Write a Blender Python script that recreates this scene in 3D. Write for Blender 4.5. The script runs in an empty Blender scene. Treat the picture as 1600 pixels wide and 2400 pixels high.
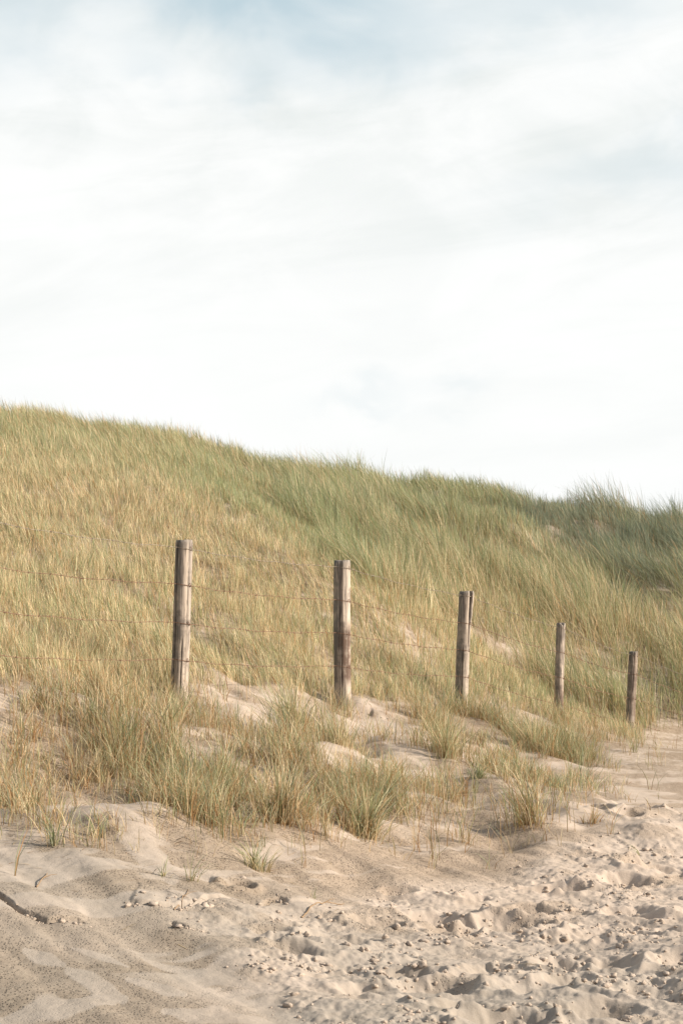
import bpy, math, random
import numpy as np

SC = bpy.context.scene
COL = SC.collection
# ------------------------------------------------------------------ camera
F = 3840.0                     # focal length in pixels of the 1600x2400 photograph
EYE = 1.6
TH = math.atan(200.0 / F)
CT, ST = math.cos(TH), math.sin(TH)
cam_d = bpy.data.cameras.new('camera')
cam = bpy.data.objects.new('camera', cam_d)
COL.objects.link(cam)
cam.location = (0, 0, EYE)
cam.rotation_euler = (math.pi / 2 + TH, 0, 0)
cam_d.sensor_fit = 'VERTICAL'
cam_d.sensor_height = 36.0
cam_d.lens = F / 2400.0 * 36.0
cam_d.clip_start = 0.1
cam_d.clip_end = 3000
SC.camera = cam

# ------------------------------------------------------------------ light
SUN_EL = math.radians(27)
SUN_AZ = math.radians(180 - 82)          # clockwise from +Y (the view direction)
sx, sy, sz = (math.sin(SUN_AZ) * math.cos(SUN_EL), math.cos(SUN_AZ) * math.cos(SUN_EL), math.sin(SUN_EL))
sun_d = bpy.data.lights.new('sun', 'SUN')
sun_d.energy = 5.0
sun_d.angle = math.radians(1.2)
sun_d.color = (1.0, 0.885, 0.745)
sun = bpy.data.objects.new('sun', sun_d)
COL.objects.link(sun)
sun.rotation_euler = (math.pi / 2 - SUN_EL, 0, math.pi - SUN_AZ)

W = bpy.data.worlds.new('World')
SC.world = W
W.use_nodes = True
SC.view_settings.view_transform = 'Standard'
SC.view_settings.look = 'None'
SC.view_settings.exposure = 0.48
SC.view_settings.gamma = 1.0


class NB:
    """tiny node builder"""
    def __init__(s, nt):
        s.nt = nt
        nt.nodes.clear()

    def n(s, t, **kw):
        nd = s.nt.nodes.new(t)
        for k, v in kw.items():
            setattr(nd, k, v)
        return nd

    def set(s, sock, v):
        if isinstance(v, bpy.types.NodeSocket):
            s.nt.links.new(v, sock)
        elif v is not None:
            sock.default_value = v

    def m(s, op, a, b=None, c=None, clamp=False):
        nd = s.n('ShaderNodeMath', operation=op)
        nd.use_clamp = clamp
        s.set(nd.inputs[0], a); s.set(nd.inputs[1], b); s.set(nd.inputs[2], c)
        return nd.outputs[0]

    def mix(s, f, a, b, bt='MIX'):
        nd = s.n('ShaderNodeMix', data_type='RGBA', blend_type=bt)
        s.set(nd.inputs[0], f); s.set(nd.inputs[6], a); s.set(nd.inputs[7], b)
        return nd.outputs[2]

    def noise(s, vec, scale, detail=4, rough=0.55, dist=0.0):
        nd = s.n('ShaderNodeTexNoise')
        s.set(nd.inputs['Vector'], vec)
        nd.inputs['Scale'].default_value = scale
        nd.inputs['Detail'].default_value = detail
        nd.inputs['Roughness'].default_value = rough
        nd.inputs['Distortion'].default_value = dist
        return nd.outputs[0]

    def ramp(s, v, lo, hi):
        nd = s.n('ShaderNodeMapRange', interpolation_type='SMOOTHSTEP')
        s.set(nd.inputs[0], v)
        nd.inputs[1].default_value = lo; nd.inputs[2].default_value = hi
        return nd.outputs[0]

    def comb(s, x, y, z):
        nd = s.n('ShaderNodeCombineXYZ')
        s.set(nd.inputs[0], x); s.set(nd.inputs[1], y); s.set(nd.inputs[2], z)
        return nd.outputs[0]


def c4(r, g, b):
    return (r, g, b, 1.0)


def build_world():
    b = NB(W.node_tree)
    tc = b.n('ShaderNodeTexCoord')
    sep = b.n('ShaderNodeSeparateXYZ')
    b.set(sep.inputs[0], tc.outputs['Generated'])
    x, y, z = sep.outputs
    az = b.m('ARCTAN2', x, y)
    el = b.m('ARCSINE', z)
    sky = b.n('ShaderNodeTexSky', sky_type='NISHITA')
    sky.sun_disc = False
    sky.sun_elevation = SUN_EL
    sky.sun_rotation = SUN_AZ
    sky.air_density = 1.0; sky.dust_density = 1.5; sky.ozone_density = 2.0
    # cloud coordinates: stretched and rising to the right
    cu = b.m('ADD', b.m('MULTIPLY', az, 0.96), b.m('MULTIPLY', el, 0.27))
    cv = b.m('SUBTRACT', b.m('MULTIPLY', el, 0.97), b.m('MULTIPLY', az, 0.15))
    wisp = b.noise(b.comb(b.m('MULTIPLY', cu, 4.0), b.m('MULTIPLY', cv, 22.0), 3.7), 1.0, 7, 0.58, 0.7)
    puff = b.noise(b.comb(b.m('MULTIPLY', az, 9.0), b.m('MULTIPLY', el, 15.0), 1.3), 1.0, 6, 0.58, 0.5)
    edge = b.noise(b.comb(b.m('MULTIPLY', az, 11.0), b.m('MULTIPLY', el, 18.0), 8.1), 1.0, 4, 0.55, 0.3)
    wob = b.m('MULTIPLY', b.m('SUBTRACT', edge, 0.5), 0.11)

    def blob(a0, e0, ra, re, tilt=0.0):
        da = b.m('SUBTRACT', az, a0)
        de = b.m('ADD', b.m('SUBTRACT', el, e0), wob)
        de = b.m('SUBTRACT', de, b.m('MULTIPLY', da, tilt))
        q = b.m('ADD', b.m('POWER', b.m('ABSOLUTE', b.m('DIVIDE', da, ra)), 2.0), b.m('POWER', b.m('ABSOLUTE', b.m('DIVIDE', de, re)), 2.0))
        return b.m('EXPONENT', b.m('MULTIPLY', q, -1.0))
    blue = b.m('MULTIPLY', blob(-0.03, 0.360, 0.100, 0.040, -0.12), 1.05)
    blue = b.m('ADD', blue, b.m('MULTIPLY', blob(-0.19, 0.356, 0.13, 0.045, 0.2), 0.55))
    blue = b.m('ADD', blue, b.m('MULTIPLY', blob(0.145, 0.358, 0.06, 0.028, 0.0), 0.5))
    blue = b.m('ADD', blue, b.m('MULTIPLY', blob(0.20, 0.262, 0.085, 0.022, 0.25), 0.33))
    blue = b.m('ADD', blue, b.m('MULTIPLY', blob(-0.052, 0.309, 0.022, 0.011, 0.0), 0.3))
    blue = b.m('ADD', blue, b.m('MULTIPLY', blob(-0.118, 0.307, 0.018, 0.011, 0.0), 0.22))
    blue = b.m('ADD', blue, b.m('MULTIPLY', blob(0.012, 0.120, 0.03, 0.008, 0.15), 0.2))
    blue = b.m('ADD', blue, b.m('MULTIPLY', blob(0.074, 0.127, 0.018, 0.010, 0.2), 0.2))
    # the rest of the sky, beyond the frame: broken cloud
    high = b.ramp(el, 0.37, 0.6)
    blue = b.m('ADD', blue, b.m('MULTIPLY', b.m('MULTIPLY', high, b.ramp(puff, 0.45, 0.7)), 1.2))
    blue = b.m('MINIMUM', blue, 1.5)
    upper = b.ramp(el, 0.13, 0.31)
    wsp = b.m('MULTIPLY', b.ramp(wisp, 0.42, 0.72), b.m('ADD', 0.10, b.m('MULTIPLY', upper, 0.13)))
    pf = b.m('MULTIPLY', b.ramp(puff, 0.42, 0.68), b.m('ADD', .03, b.m('MULTIPLY', upper, 0.21)))
    grey = b.m('ADD', wsp, pf)
    cloud = b.mix(b.m('MULTIPLY', grey, 1.5, clamp=True), c4(0.718, 0.724, 0.717), c4(0.51, 0.55, 0.537))
    cloud = b.mix(b.m('MULTIPLY', blue, 0.85, clamp=True), cloud, c4(.405, .505, .54))
    # clouds away from the bright western horizon are duller
    dim = b.ramp(el, 0.45, 1.3)
    back = b.ramp(b.m('ABSOLUTE', az), 0.5, 2.2)
    dull = b.m('MAXIMUM', dim, back)
    cloud = b.mix(b.m('MULTIPLY', dull, 1.0), cloud, c4(0.26, 0.285, 0.32))
    bg1 = b.n('ShaderNodeBackground'); b.set(bg1.inputs[0], sky.outputs[0]); bg1.inputs[1].default_value = 0.12
    bg2 = b.n('ShaderNodeBackground'); b.set(bg2.inputs[0], cloud); bg2.inputs[1].default_value = 1.0
    mx = b.n('ShaderNodeMixShader')
    b.set(mx.inputs[0], b.m('MULTIPLY', blue, 0.12, clamp=True))
    b.set(mx.inputs[1], bg2.outputs[0]); b.set(mx.inputs[2], bg1.outputs[0])
    out = b.n('ShaderNodeOutputWorld')
    b.set(out.inputs[0], mx.outputs[0])


build_world()
RNG = np.random.default_rng(11)


# ------------------------------------------------------------------ numpy helpers
def ss(a, b, x):
    t = np.clip((x - a) / (b - a), 0, 1)
    return t * t * (3 - 2 * t)


def vnoise(x, y, seed=0):
    xi = np.floor(x).astype(np.int64); yi = np.floor(y).astype(np.int64)
    fx = x - xi; fy = y - yi
    fx = fx * fx * fx * (fx * (fx * 6 - 15) + 10); fy = fy * fy * fy * (fy * (fy * 6 - 15) + 10)

    def h(a, b):
        n = (a * 374761393 + b * 668265263 + seed * 1442695041) & 0xffffffff
        n = ((n ^ (n >> 13)) * 1274126177) & 0xffffffff
        n = ((n ^ (n >> 16)) * 2246822519) & 0xffffffff
        return ((n ^ (n >> 15)) & 0xffff) / 65535.0
    a = h(xi, yi); b = h(xi + 1, yi); c = h(xi, yi + 1); d = h(xi + 1, yi + 1)
    return (a + (b - a) * fx) * (1 - fy) + (c + (d - c) * fx) * fy


def fbm(x, y, oct=4, seed=0, gain=0.5):
    s = np.zeros_like(x); a = 1.0; t = 0.0
    ca, sa = math.cos(0.6), math.sin(0.6)
    for o in range(oct):
        s += a * vnoise(x + 17.3 * o, y - 9.1 * o, seed + o); t += a
        x, y = (x * ca - y * sa) * 2.03, (x * sa + y * ca) * 2.03
        a *= gain
    return s / t


def project(x, y, z):
    zc = z - EYE
    fw = np.maximum(y * CT + zc * ST, 0.5)
    up = -y * ST + zc * CT
    return 800 + F * x / fw, 1200 - F * up / fw


def unproj(px, py, Y):
    xc = (px - 800) / F; yc = (1200 - py) / F
    t = Y / (CT - yc * ST)
    return xc * t, Y, EYE + (ST + yc * CT) * t


# ------------------------------------------------------------------ terrain: smooth base from control points
# (photo x, photo y, depth in metres)
CP = [
 (0, 2400, 5.8), (0, 2250, 6.4), (0, 2100, 7.1), (0, 2000, 7.8), (0, 1900, 8.7), (0, 1790, 9.6), (0, 1680, 10.5), (-68, 1620, 11.0),
 (0, 1530, 12.3), (0, 1360, 14.6), (0, 1200, 17.8), (0, 1080, 21.5), (0, 998, 26.0),
 (260, 1640, 11.6), (200, 1760, 10.2), (230, 1880, 9.0), (250, 2000, 7.9),
 (418, 1645, 12.8), (420, 1500, 14.8), (420, 1300, 18.0), (420, 1150, 21.5), (408, 1084, 25.5), (510, 1102, 26.5),
 (204, 1048, 25.8), (640, 1290, 19.0), (560, 1180, 21.5), (600, 1500, 15.6),
 (400, 1900, 9.3), (400, 2150, 7.2), (400, 2020, 8.1), (560, 1650, 13.0), (620, 1720, 11.9), (600, 1870, 9.9),
 (800, 1650, 14.7), (760, 1740, 12.9), (800, 1850, 11.0), (800, 1990, 9.3), (800, 2130, 8.0), (800, 2400, 6.0),
 (800, 1480, 17.2), (880, 1400, 18.6),
 (1080, 1665, 16.6), (1050, 1560, 18.3), (1080, 1510, 19.6), (1000, 1760, 13.6), (1100, 1840, 12.0), (1200, 1900, 11.2), (1200, 2010, 9.9), (1000, 2000, 9.6),
 (1309, 1690, 18.6), (1240, 1630, 19.6), (1300, 1780, 15.6), (1400, 1850, 13.7),
 (1477, 1710, 20.5), (1600, 1690, 21.8), (1600, 1760, 17.2), (1600, 1900, 12.2), (1500, 2000, 10.2), (1600, 2200, 7.6), (1100, 2200, 7.7), (1600, 2400, 6.15),
 (612, 1100, 28.5), (700, 1125, 30.0), (700, 1230, 23.5), (820, 1320, 22.5), (940, 1400, 21.8), (1120, 1480, 22.0), (1300, 1580, 22.0),
 (796, 1180, 31.0), (800, 1215, 27.5), (980, 1152, 33.0), (1000, 1250, 27.0), (1000, 1330, 24.0), (1173, 1168, 34.0), (1276, 1212, 34.0), (1428, 1276, 34.0), (1290, 1222, 34.5), (1600, 1256, 34.5),
 (1200, 1245, 30.5), (1240, 1320, 27.0), (1250, 1440, 24.0), (1420, 1300, 28.5), (1600, 1320, 29.0), (1420, 1450, 25.0), (1600, 1500, 25.0), (1600, 1600, 22.9), (1420, 1600, 22.3),
]
pts = [unproj(*c) for c in CP]
# world points outside the frame
pts += [(0, 0, 0), (0, 3, 0.0), (-5, 0, 0.15), (6, 0, 0), (-4, 5, 0.45), (5, 6, 0.0), (9, 12, 0), (8, 18, 0.0), (-6, 9, 1.1), (-10, 12, 2.6),
        (-9, 20, 3.9), (-14, 25, 4.8), (-10, 27, 5.0), (0, -10, 0), (-12, 0, 0.6), (-12, -10, 0), (12, -10, 0), (14, 5, 0), (14, 20, 0.3),
        (12, 26, 2.0), (14, 34, 3.2), (20, 30, 3.0), (-20, 15, 4.0), (-20, 5, 2.0), (-20, 30, 5.0), (-8, 33, 4.2), (0, 36, 3.2), (-4, 32.0, 4.3),
        (8, 40, 2.6), (0, 44, 1.6), (-10, 44, 2.5), (12, 44, 1.8), (20, 44, 1.6), (-20, 44, 3.0), (22, 10, 0), (22, -5, 0), (0, 55, 1.2), (20, 55, 1.2), (-20, 55, 1.2)]
P = np.array(pts)


def tps_fit(P, lam=0.02):
    n = len(P)
    d2 = ((P[:, None, :2] - P[None, :, :2]) ** 2).sum(-1)
    K = np.where(d2 > 0, 0.5 * d2 * np.log(np.maximum(d2, 1e-12)), 0) + lam * np.eye(n)
    A = np.zeros((n + 3, n + 3)); A[:n, :n] = K
    Q = np.c_[np.ones(n), P[:, :2]]
    A[:n, n:] = Q; A[n:, :n] = Q.T
    return np.linalg.solve(A, np.r_[P[:, 2], 0, 0, 0])


TW = tps_fit(P)


def base_h(x, y):
    x = np.asarray(x, float); y = np.asarray(y, float)
    shp = x.shape
    x = x.ravel(); y = y.ravel()
    out = np.empty_like(x)
    for i in range(0, len(x), 60000):
        a = x[i:i + 60000]; b = y[i:i + 60000]
        d2 = (a[:, None] - P[None, :, 0]) ** 2 + (b[:, None] - P[None, :, 1]) ** 2
        k = 0.5 * d2 * np.log(np.maximum(d2, 1e-12))
        out[i:i + 60000] = k @ TW[:-3] + TW[-3] + TW[-2] * a + TW[-1] * b
    # beyond the modelled dunes settle to a plain
    far = np.maximum(np.maximum(ss(16, 26, np.abs(x)), ss(42, 58, y)), ss(4, 14, -y))
    lvl = 0.0 + 1.0 * ss(10, 40, y)
    out = out * (1 - far) + lvl * far
    return out.reshape(shp)


def march(px, py, hf):
    """where the ray through photo pixels meets the ground"""
    px = np.atleast_1d(np.asarray(px, float)); py = np.atleast_1d(np.asarray(py, float))
    Ys = np.geomspace(4.5, 45, 260)
    X = np.empty((len(px), len(Ys))); Z = np.empty_like(X)
    for j, Y in enumerate(Ys):
        X[:, j], _, Z[:, j] = unproj(px, py, Y)
    YY = np.broadcast_to(Ys, X.shape)
    H = hf(X, YY)
    below = Z < H
    idx = np.where(below.any(1), below.argmax(1), len(Ys) - 1)
    idx = np.maximum(idx, 1)
    r = np.arange(len(px))
    a = (Z - H)[r, idx - 1]; b = (Z - H)[r, idx]
    t = np.clip(a / np.where(np.abs(a - b) < 1e-9, 1, a - b), 0, 1)
    Y = Ys[idx - 1] + t * (Ys[idx] - Ys[idx - 1])
    X, _, Z = unproj(px, py, Y)
    return X, Y, Z


# footprints and trodden hollows: photo x, y, half-length m, half-width m, depth m, angle
PRINTS = [(1490, 1906, .15, .10, .060, .2), (1563, 1908, .12, .09, .045, 0), (1474, 1942, .10, .09, .045, .4), (1396, 1926, .12, .08, .05, -.3),
 (1515, 2046, .16, .10, .055, .2), (1568, 2040, .15, .10, .05, -.2), (1280, 2088, .20, .09, .055, .3), (1470, 2072, .17, .12, .055, 0), (1362, 2092, .15, .09, .05, .2),
 (1240, 2140, .14, .11, .045, .5), (1180, 2165, .22, .14, .06, .1), (1020, 2152, .16, .12, .055, -.3), (1050, 2180, .14, .09, .045, .2), (1480, 2142, .16, .13, .05, .3),
 (1545, 2150, .15, .11, .05, -.4), (1392, 2192, .13, .12, .05, .6), (1580, 2185, .12, .10, .05, 0), (1440, 2262, .13, .11, .055, .3), (1312, 2262, .12, .11, .05, -.2),
 (1160, 2280, .15, .10, .045, .2), (955, 2284, .13, .08, .045, 0), (1020, 2312, .16, .09, .04, .2), (1245, 2320, .15, .11, .04, .1), (1325, 2200, .13, .09, .04, -.4),
 (1400, 2372, .14, .10, .055, .2), (1530, 2330, .16, .12, .045, 0), (1180, 2398, .18, .08, .06, .2), (780, 2210, .13, .08, .04, .1), (690, 2230, .12, .07, .035, -.3),
 (640, 2185, .10, .06, .035, .2), (560, 2078, .09, .07, .05, .8), (1225, 2010 - 80, .08, .06, .03, 0), (880, 2170, .13, .10, .04, .2), (860, 2320, .12, .08, .035, 0),
 (1100, 2110, .12, .08, .04, .3), (930, 2090, .10, .06, .03, .1), (1325, 2300, .12, .08, .04, .5), (1080, 2360, .14, .09, .045, .1), (1590, 2260, .14, .1, .045, .3)]
_pp = np.array(PRINTS)
FX, FY, _ = march(_pp[:, 0], _pp[:, 1], base_h)
# broken crust ledges at the foot of the bank: photo polylines, each a little overhanging step
LEDGES = [([(-40, 2080), (18, 2112), (50, 2136), (84, 2146), (112, 2160), (166, 2158), (212, 2163)], .060),
          ([(300, 2116), (318, 2120), (336, 2124), (380, 2128), (444, 2124), (490, 2108), (540, 2108), (600, 2125)], .055),
          ([(610, 2122), (630, 2110), (655, 2112), (680, 2124)], .055), ([(400, 2165), (446, 2182), (490, 2186)], .03),
          ([(1185, 1832), (1218, 1850), (1254, 1868)], .05), ([(1130, 1772), (1180, 1790), (1225, 1818)], .045), ([(820, 1655), (850, 1668), (900, 1690), (930, 1700)], .06), ([(940, 1676), (990, 1696), (1035, 1722)], .05)]
LW = []
HUMP = [float(v[0]) for v in march([330], [1935], base_h)]
for pl, dep in LEDGES:
    a = np.array(pl, float)
    X, Y, _ = march(a[:, 0], a[:, 1], base_h)
    LW.append((X, Y, dep))


def masks(px, py):
    """churned, trodden sand (1) against crusted sand (0)"""
    yl = np.interp(px, [380, 500, 700, 900, 1200, 1450, 1700, 2600], [2090, 2110, 2125, 2085, 2055, 1960, 1900, 1880])
    ch = ss(-25, 35, py - yl) * ss(-70, 60, px - (400 + (py - 2130) * 1.2))
    return ch


def terrain(x, y, want=False):
    x = np.asarray(x, float); y = np.asarray(y, float)
    h0 = base_h(x, y)
    px, py = project(x, y, h0)
    h = h0.copy()
    infr = (y > 1)
    near = ss(28, 12, y)
    # hill lumps
    behind = ss(14, 20, y)
    rear = ss(22.5, 31, y) * (.12 + .88 * ss(380, 760, px))
    flat = 1 - .85 * ss(1380, 1460, px) * ss(1690, 1720, py) * ss(1930, 1880, py)
    h += (fbm(x / 2.3, y / 2.8, 3, 5) - .5) * (0.95 * rear)
    h += (fbm(x / .95, y / 1.5, 2, 6) - .5) * (0.42 * rear)
    h += (fbm(x / 1.1, y / 1.1, 3, 8) - .5) * 0.07 * behind * (1 - rear)
    # hummocks between the fence and the beach
    hum = ss(7.4, 8.6, y) * ss(20, 14, y) * ss(9.5, 11.0, y + 0.0 * x + 2.0 * ss(3, -1, x))
    h += (fbm(x / 0.75 + 3.1, y / 1.0, 3, 21) - .5) * 0.30 * hum * flat
    # wind ripples / slumps, running down to the right
    u = x * 0.78 + y * 0.62; v = -x * 0.62 + y * 0.78
    slump = fbm(u / 0.30, v / 1.5, 3, 33)
    bank = near * ss(1.5, 7, y)
    ch = masks(px, py) * infr
    cn = fbm(x / 0.55, y / 0.55, 3, 44)
    h += (slump - .5) * 0.085 * bank * flat * (1 - .3 * ch)
    h += .06 * np.exp(-(((x - HUMP[0]) / .75) ** 2 + ((y - HUMP[1]) / .42) ** 2))
    # churned sand
    chm = ch * ss(0.30, 0.55, cn)
    r1 = 1 - np.abs(2 * fbm(x / 0.26, y / 0.24, 3, 51) - 1)
    r2 = fbm(x / 0.10, y / 0.09, 3, 61)
    r3 = fbm(x / 0.040, y / 0.038, 2, 71)
    h += ch * ((r1 - .7) * 0.012 + (fbm(x / .50, y / .36, 2, 52) - .5) * 0.06)
    rough = ss(.50, .60, fbm(x / .24 + 7, y / .17, 3, 75))
    h += (0.10 * ch + ch * rough) * ((r2 - .5) * 0.022 + (np.clip(r3, .42, 1) - .5) * 0.024)
    h += ch * ((fbm(x / .075 + y / .3, y / .05, 2, 77) - .5) * .016 + (fbm(x / .022, y / .020, 2, 78) - .5) * .009)
    h += near * ((fbm(x / 0.05, y / 0.05, 2, 81) - .5) * 0.006 + (fbm(x / .16, y / .14, 2, 82) - .5) * .010)
    # prints
    for (ix, iy, a, b, dep, ang), fx, fy in zip(PRINTS, FX, FY):
        s = (np.abs(x - fx) < .6) & (np.abs(y - fy) < .6)
        if not s.any():
            continue
        dx = x[s] - fx; dy = y[s] - fy
        wob = 1 + .5 * (fbm(x[s] / .09, y[s] / .09, 2, 91) - .5)
        p = (dx * math.cos(ang) + dy * math.sin(ang)) / a * wob; q = (-dx * math.sin(ang) + dy * math.cos(ang)) / b * wob
        r = np.sqrt(p * p + q * q)
        h[s] += -dep * 1.05 * np.exp(-(r / .85) ** 4) + dep * .30 * np.exp(-((r - 1.25) / .28) ** 2) * (0.4 + 1.2 * vnoise(x[s] / .05, y[s] / .05, 92))
    # ledges
    dark = np.zeros_like(h)
    for X, Y, dep in LW:
        s = (x > X.min() - .25) & (x < X.max() + .25) & (y > Y.min() - .3) & (y < Y.max() + .7)
        if not s.any():
            continue
        xs, yss = x[s], y[s]
        best = np.full(xs.shape, 1e9); sg = np.ones_like(xs); tp = np.zeros_like(xs)
        n = len(X) - 1
        for i in range(n):
            ex, ey = X[i + 1] - X[i], Y[i + 1] - Y[i]
            l2 = ex * ex + ey * ey
            t = np.clip(((xs - X[i]) * ex + (yss - Y[i]) * ey) / l2, 0, 1)
            dx = xs - X[i] - t * ex; dy = yss - Y[i] - t * ey
            dd = np.hypot(dx, dy)
            u_ = dd < best
            best = np.where(u_, dd, best); sg = np.where(u_, np.sign(ex * dy - ey * dx + 1e-12), sg); tp = np.where(u_, (i + t) / n, tp)
        d = best * sg + .020 * (fbm(xs / .05, yss / .05, 3, 95) - .5)
        e = ss(0, .12, tp) * ss(1, .88, tp)
        L_ = tp * np.hypot(X[-1] - X[0], Y[-1] - Y[0])
        md = ss(.32, .62, fbm(L_ / .10 + dep * 900, L_ * 0, 2, 97)) * .8 + .2
        h[s] += e * (.20 * dep * ss(-.006, .008, d) * ss(.5, .02, d) - 1.1 * dep * md * np.exp(-np.abs((d + .008) / .009) ** 3))
    if want:
        return h, px, py, ch, slump, cn, bank
    return h


def new_obj(name, me, mat=None, parent=None):
    o = bpy.data.objects.new(name, me)
    COL.objects.link(o)
    if mat:
        me.materials.append(mat)
    if parent:
        o.parent = parent
    return o


def tag(o, label=None, cat=None, group=None, kind=None):
    if label: o['label'] = label
    if cat: o['category'] = cat
    if group: o['group'] = group
    if kind: o['kind'] = kind
    return o


def np_mesh(name, V, polys, smooth=True):
    """polys: list of (M,k) int arrays"""
    me = bpy.data.meshes.new(name)
    me.vertices.add(len(V)); me.vertices.foreach_set('co', np.ascontiguousarray(V, np.float32).ravel())
    idx = np.concatenate([p.ravel() for p in polys]).astype(np.int32)
    tot = np.concatenate([np.full(len(p), p.shape[1]) for p in polys]).astype(np.int32)
    st = np.r_[0, np.cumsum(tot)[:-1]].astype(np.int32)
    me.loops.add(len(idx)); me.loops.foreach_set('vertex_index', idx)
    me.polygons.add(len(tot)); me.polygons.foreach_set('loop_start', st)
    me.polygons.foreach_set('loop_total', tot)
    me.polygons.foreach_set('use_smooth', np.full(len(tot), smooth))
    me.update(calc_edges=True)
    return me


def attr(me, name, typ, data):
    a = me.attributes.new(name, typ, 'POINT')
    a.data.foreach_set('color' if typ == 'FLOAT_COLOR' else 'value', np.ascontiguousarray(data, np.float32).ravel())


def new_mat(name):
    m = bpy.data.materials.new(name)
    m.use_nodes = True
    return m, NB(m.node_tree)


# ------------------------------------------------------------------ sand material
def sand_mat():
    m, b = new_mat('sand')
    geo = b.n('ShaderNodeNewGeometry').outputs['Position']
    at = b.n('ShaderNodeAttribute', attribute_name='crust').outputs['Fac']
    lit = b.n('ShaderNodeAttribute', attribute_name='litter').outputs['Fac']
    pits = b.noise(geo, 62, 1.5, 0.5)
    vo = b.n('ShaderNodeTexVoronoi'); b.set(vo.inputs['Vector'], geo); vo.inputs['Scale'].default_value = 78
    vsz = b.n('ShaderNodeSeparateColor'); b.set(vsz.inputs[0], vo.outputs['Color'])
    dots = b.m('MULTIPLY', b.ramp(b.m('SUBTRACT', vo.outputs['Distance'], b.m('MULTIPLY', vsz.outputs[0], .30)), .24, .06), b.ramp(b.noise(geo, 9, 3, .6), .3, .55))
    fine = b.noise(geo, 420, 2, 0.6)
    mid = b.noise(geo, 6, 4, 0.55)
    coarse = b.noise(geo, 1.3, 3, 0.5)
    loose = b.mix(b.ramp(mid, .3, .7), c4(.54, .45, .375), c4(.47, .39, .32))
    crust = b.mix(b.ramp(mid, .3, .72), c4(.405, .32, .245), c4(.34, .265, .20))
    crust = b.mix(b.m('MULTIPLY', dots, .75), crust, c4(.20, .155, .12))
    crust = b.mix(b.m('MULTIPLY', b.ramp(pits, .42, .32), .35), crust, c4(.56, .46, .34))
    col = b.mix(at, loose, crust)
    col = b.mix(b.m('MULTIPLY', lit, b.ramp(b.noise(geo, 22, 4, .6), .38, .62)), col, c4(.22, .165, .10))
    col = b.mix(b.m('MULTIPLY', b.ramp(fine, .5, .72), .28), col, c4(.24, .18, .13))
    col = b.mix(b.m('MULTIPLY', b.ramp(fine, .45, .3), .2), col, c4(.72, .62, .5))
    ngrey = b.n('ShaderNodeAttribute', attribute_name='near_grey').outputs['Fac']
    col = b.mix(b.m('MULTIPLY', ngrey, b.ramp(coarse, .1, .6)), col, b.mix(1.0, col, c4(.76, .80, .82), 'MULTIPLY'))  # near sand toned greyer and darker, in broad patches
    bs = b.n('ShaderNodeBsdfPrincipled')
    b.set(bs.inputs['Base Color'], col)
    bs.inputs['Roughness'].default_value = 0.95
    bs.inputs['Specular IOR Level'].default_value = 0.15
    hgt = b.m('ADD', b.m('SUBTRACT', 1.0, b.m('MULTIPLY', dots, at)), b.m('MULTIPLY', fine, .22))
    hgt = b.m('ADD', hgt, b.m('MULTIPLY', b.noise(geo, 34, 4, .65), 0.5))
    bp = b.n('ShaderNodeBump')
    bp.inputs['Strength'].default_value = 0.8
    bp.inputs['Distance'].default_value = 0.009
    b.set(bp.inputs['Height'], hgt)
    b.set(bs.inputs['Normal'], bp.outputs[0])
    b.set(b.n('ShaderNodeOutputMaterial').inputs[0], bs.outputs[0])
    return m


M_SAND = sand_mat()


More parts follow.
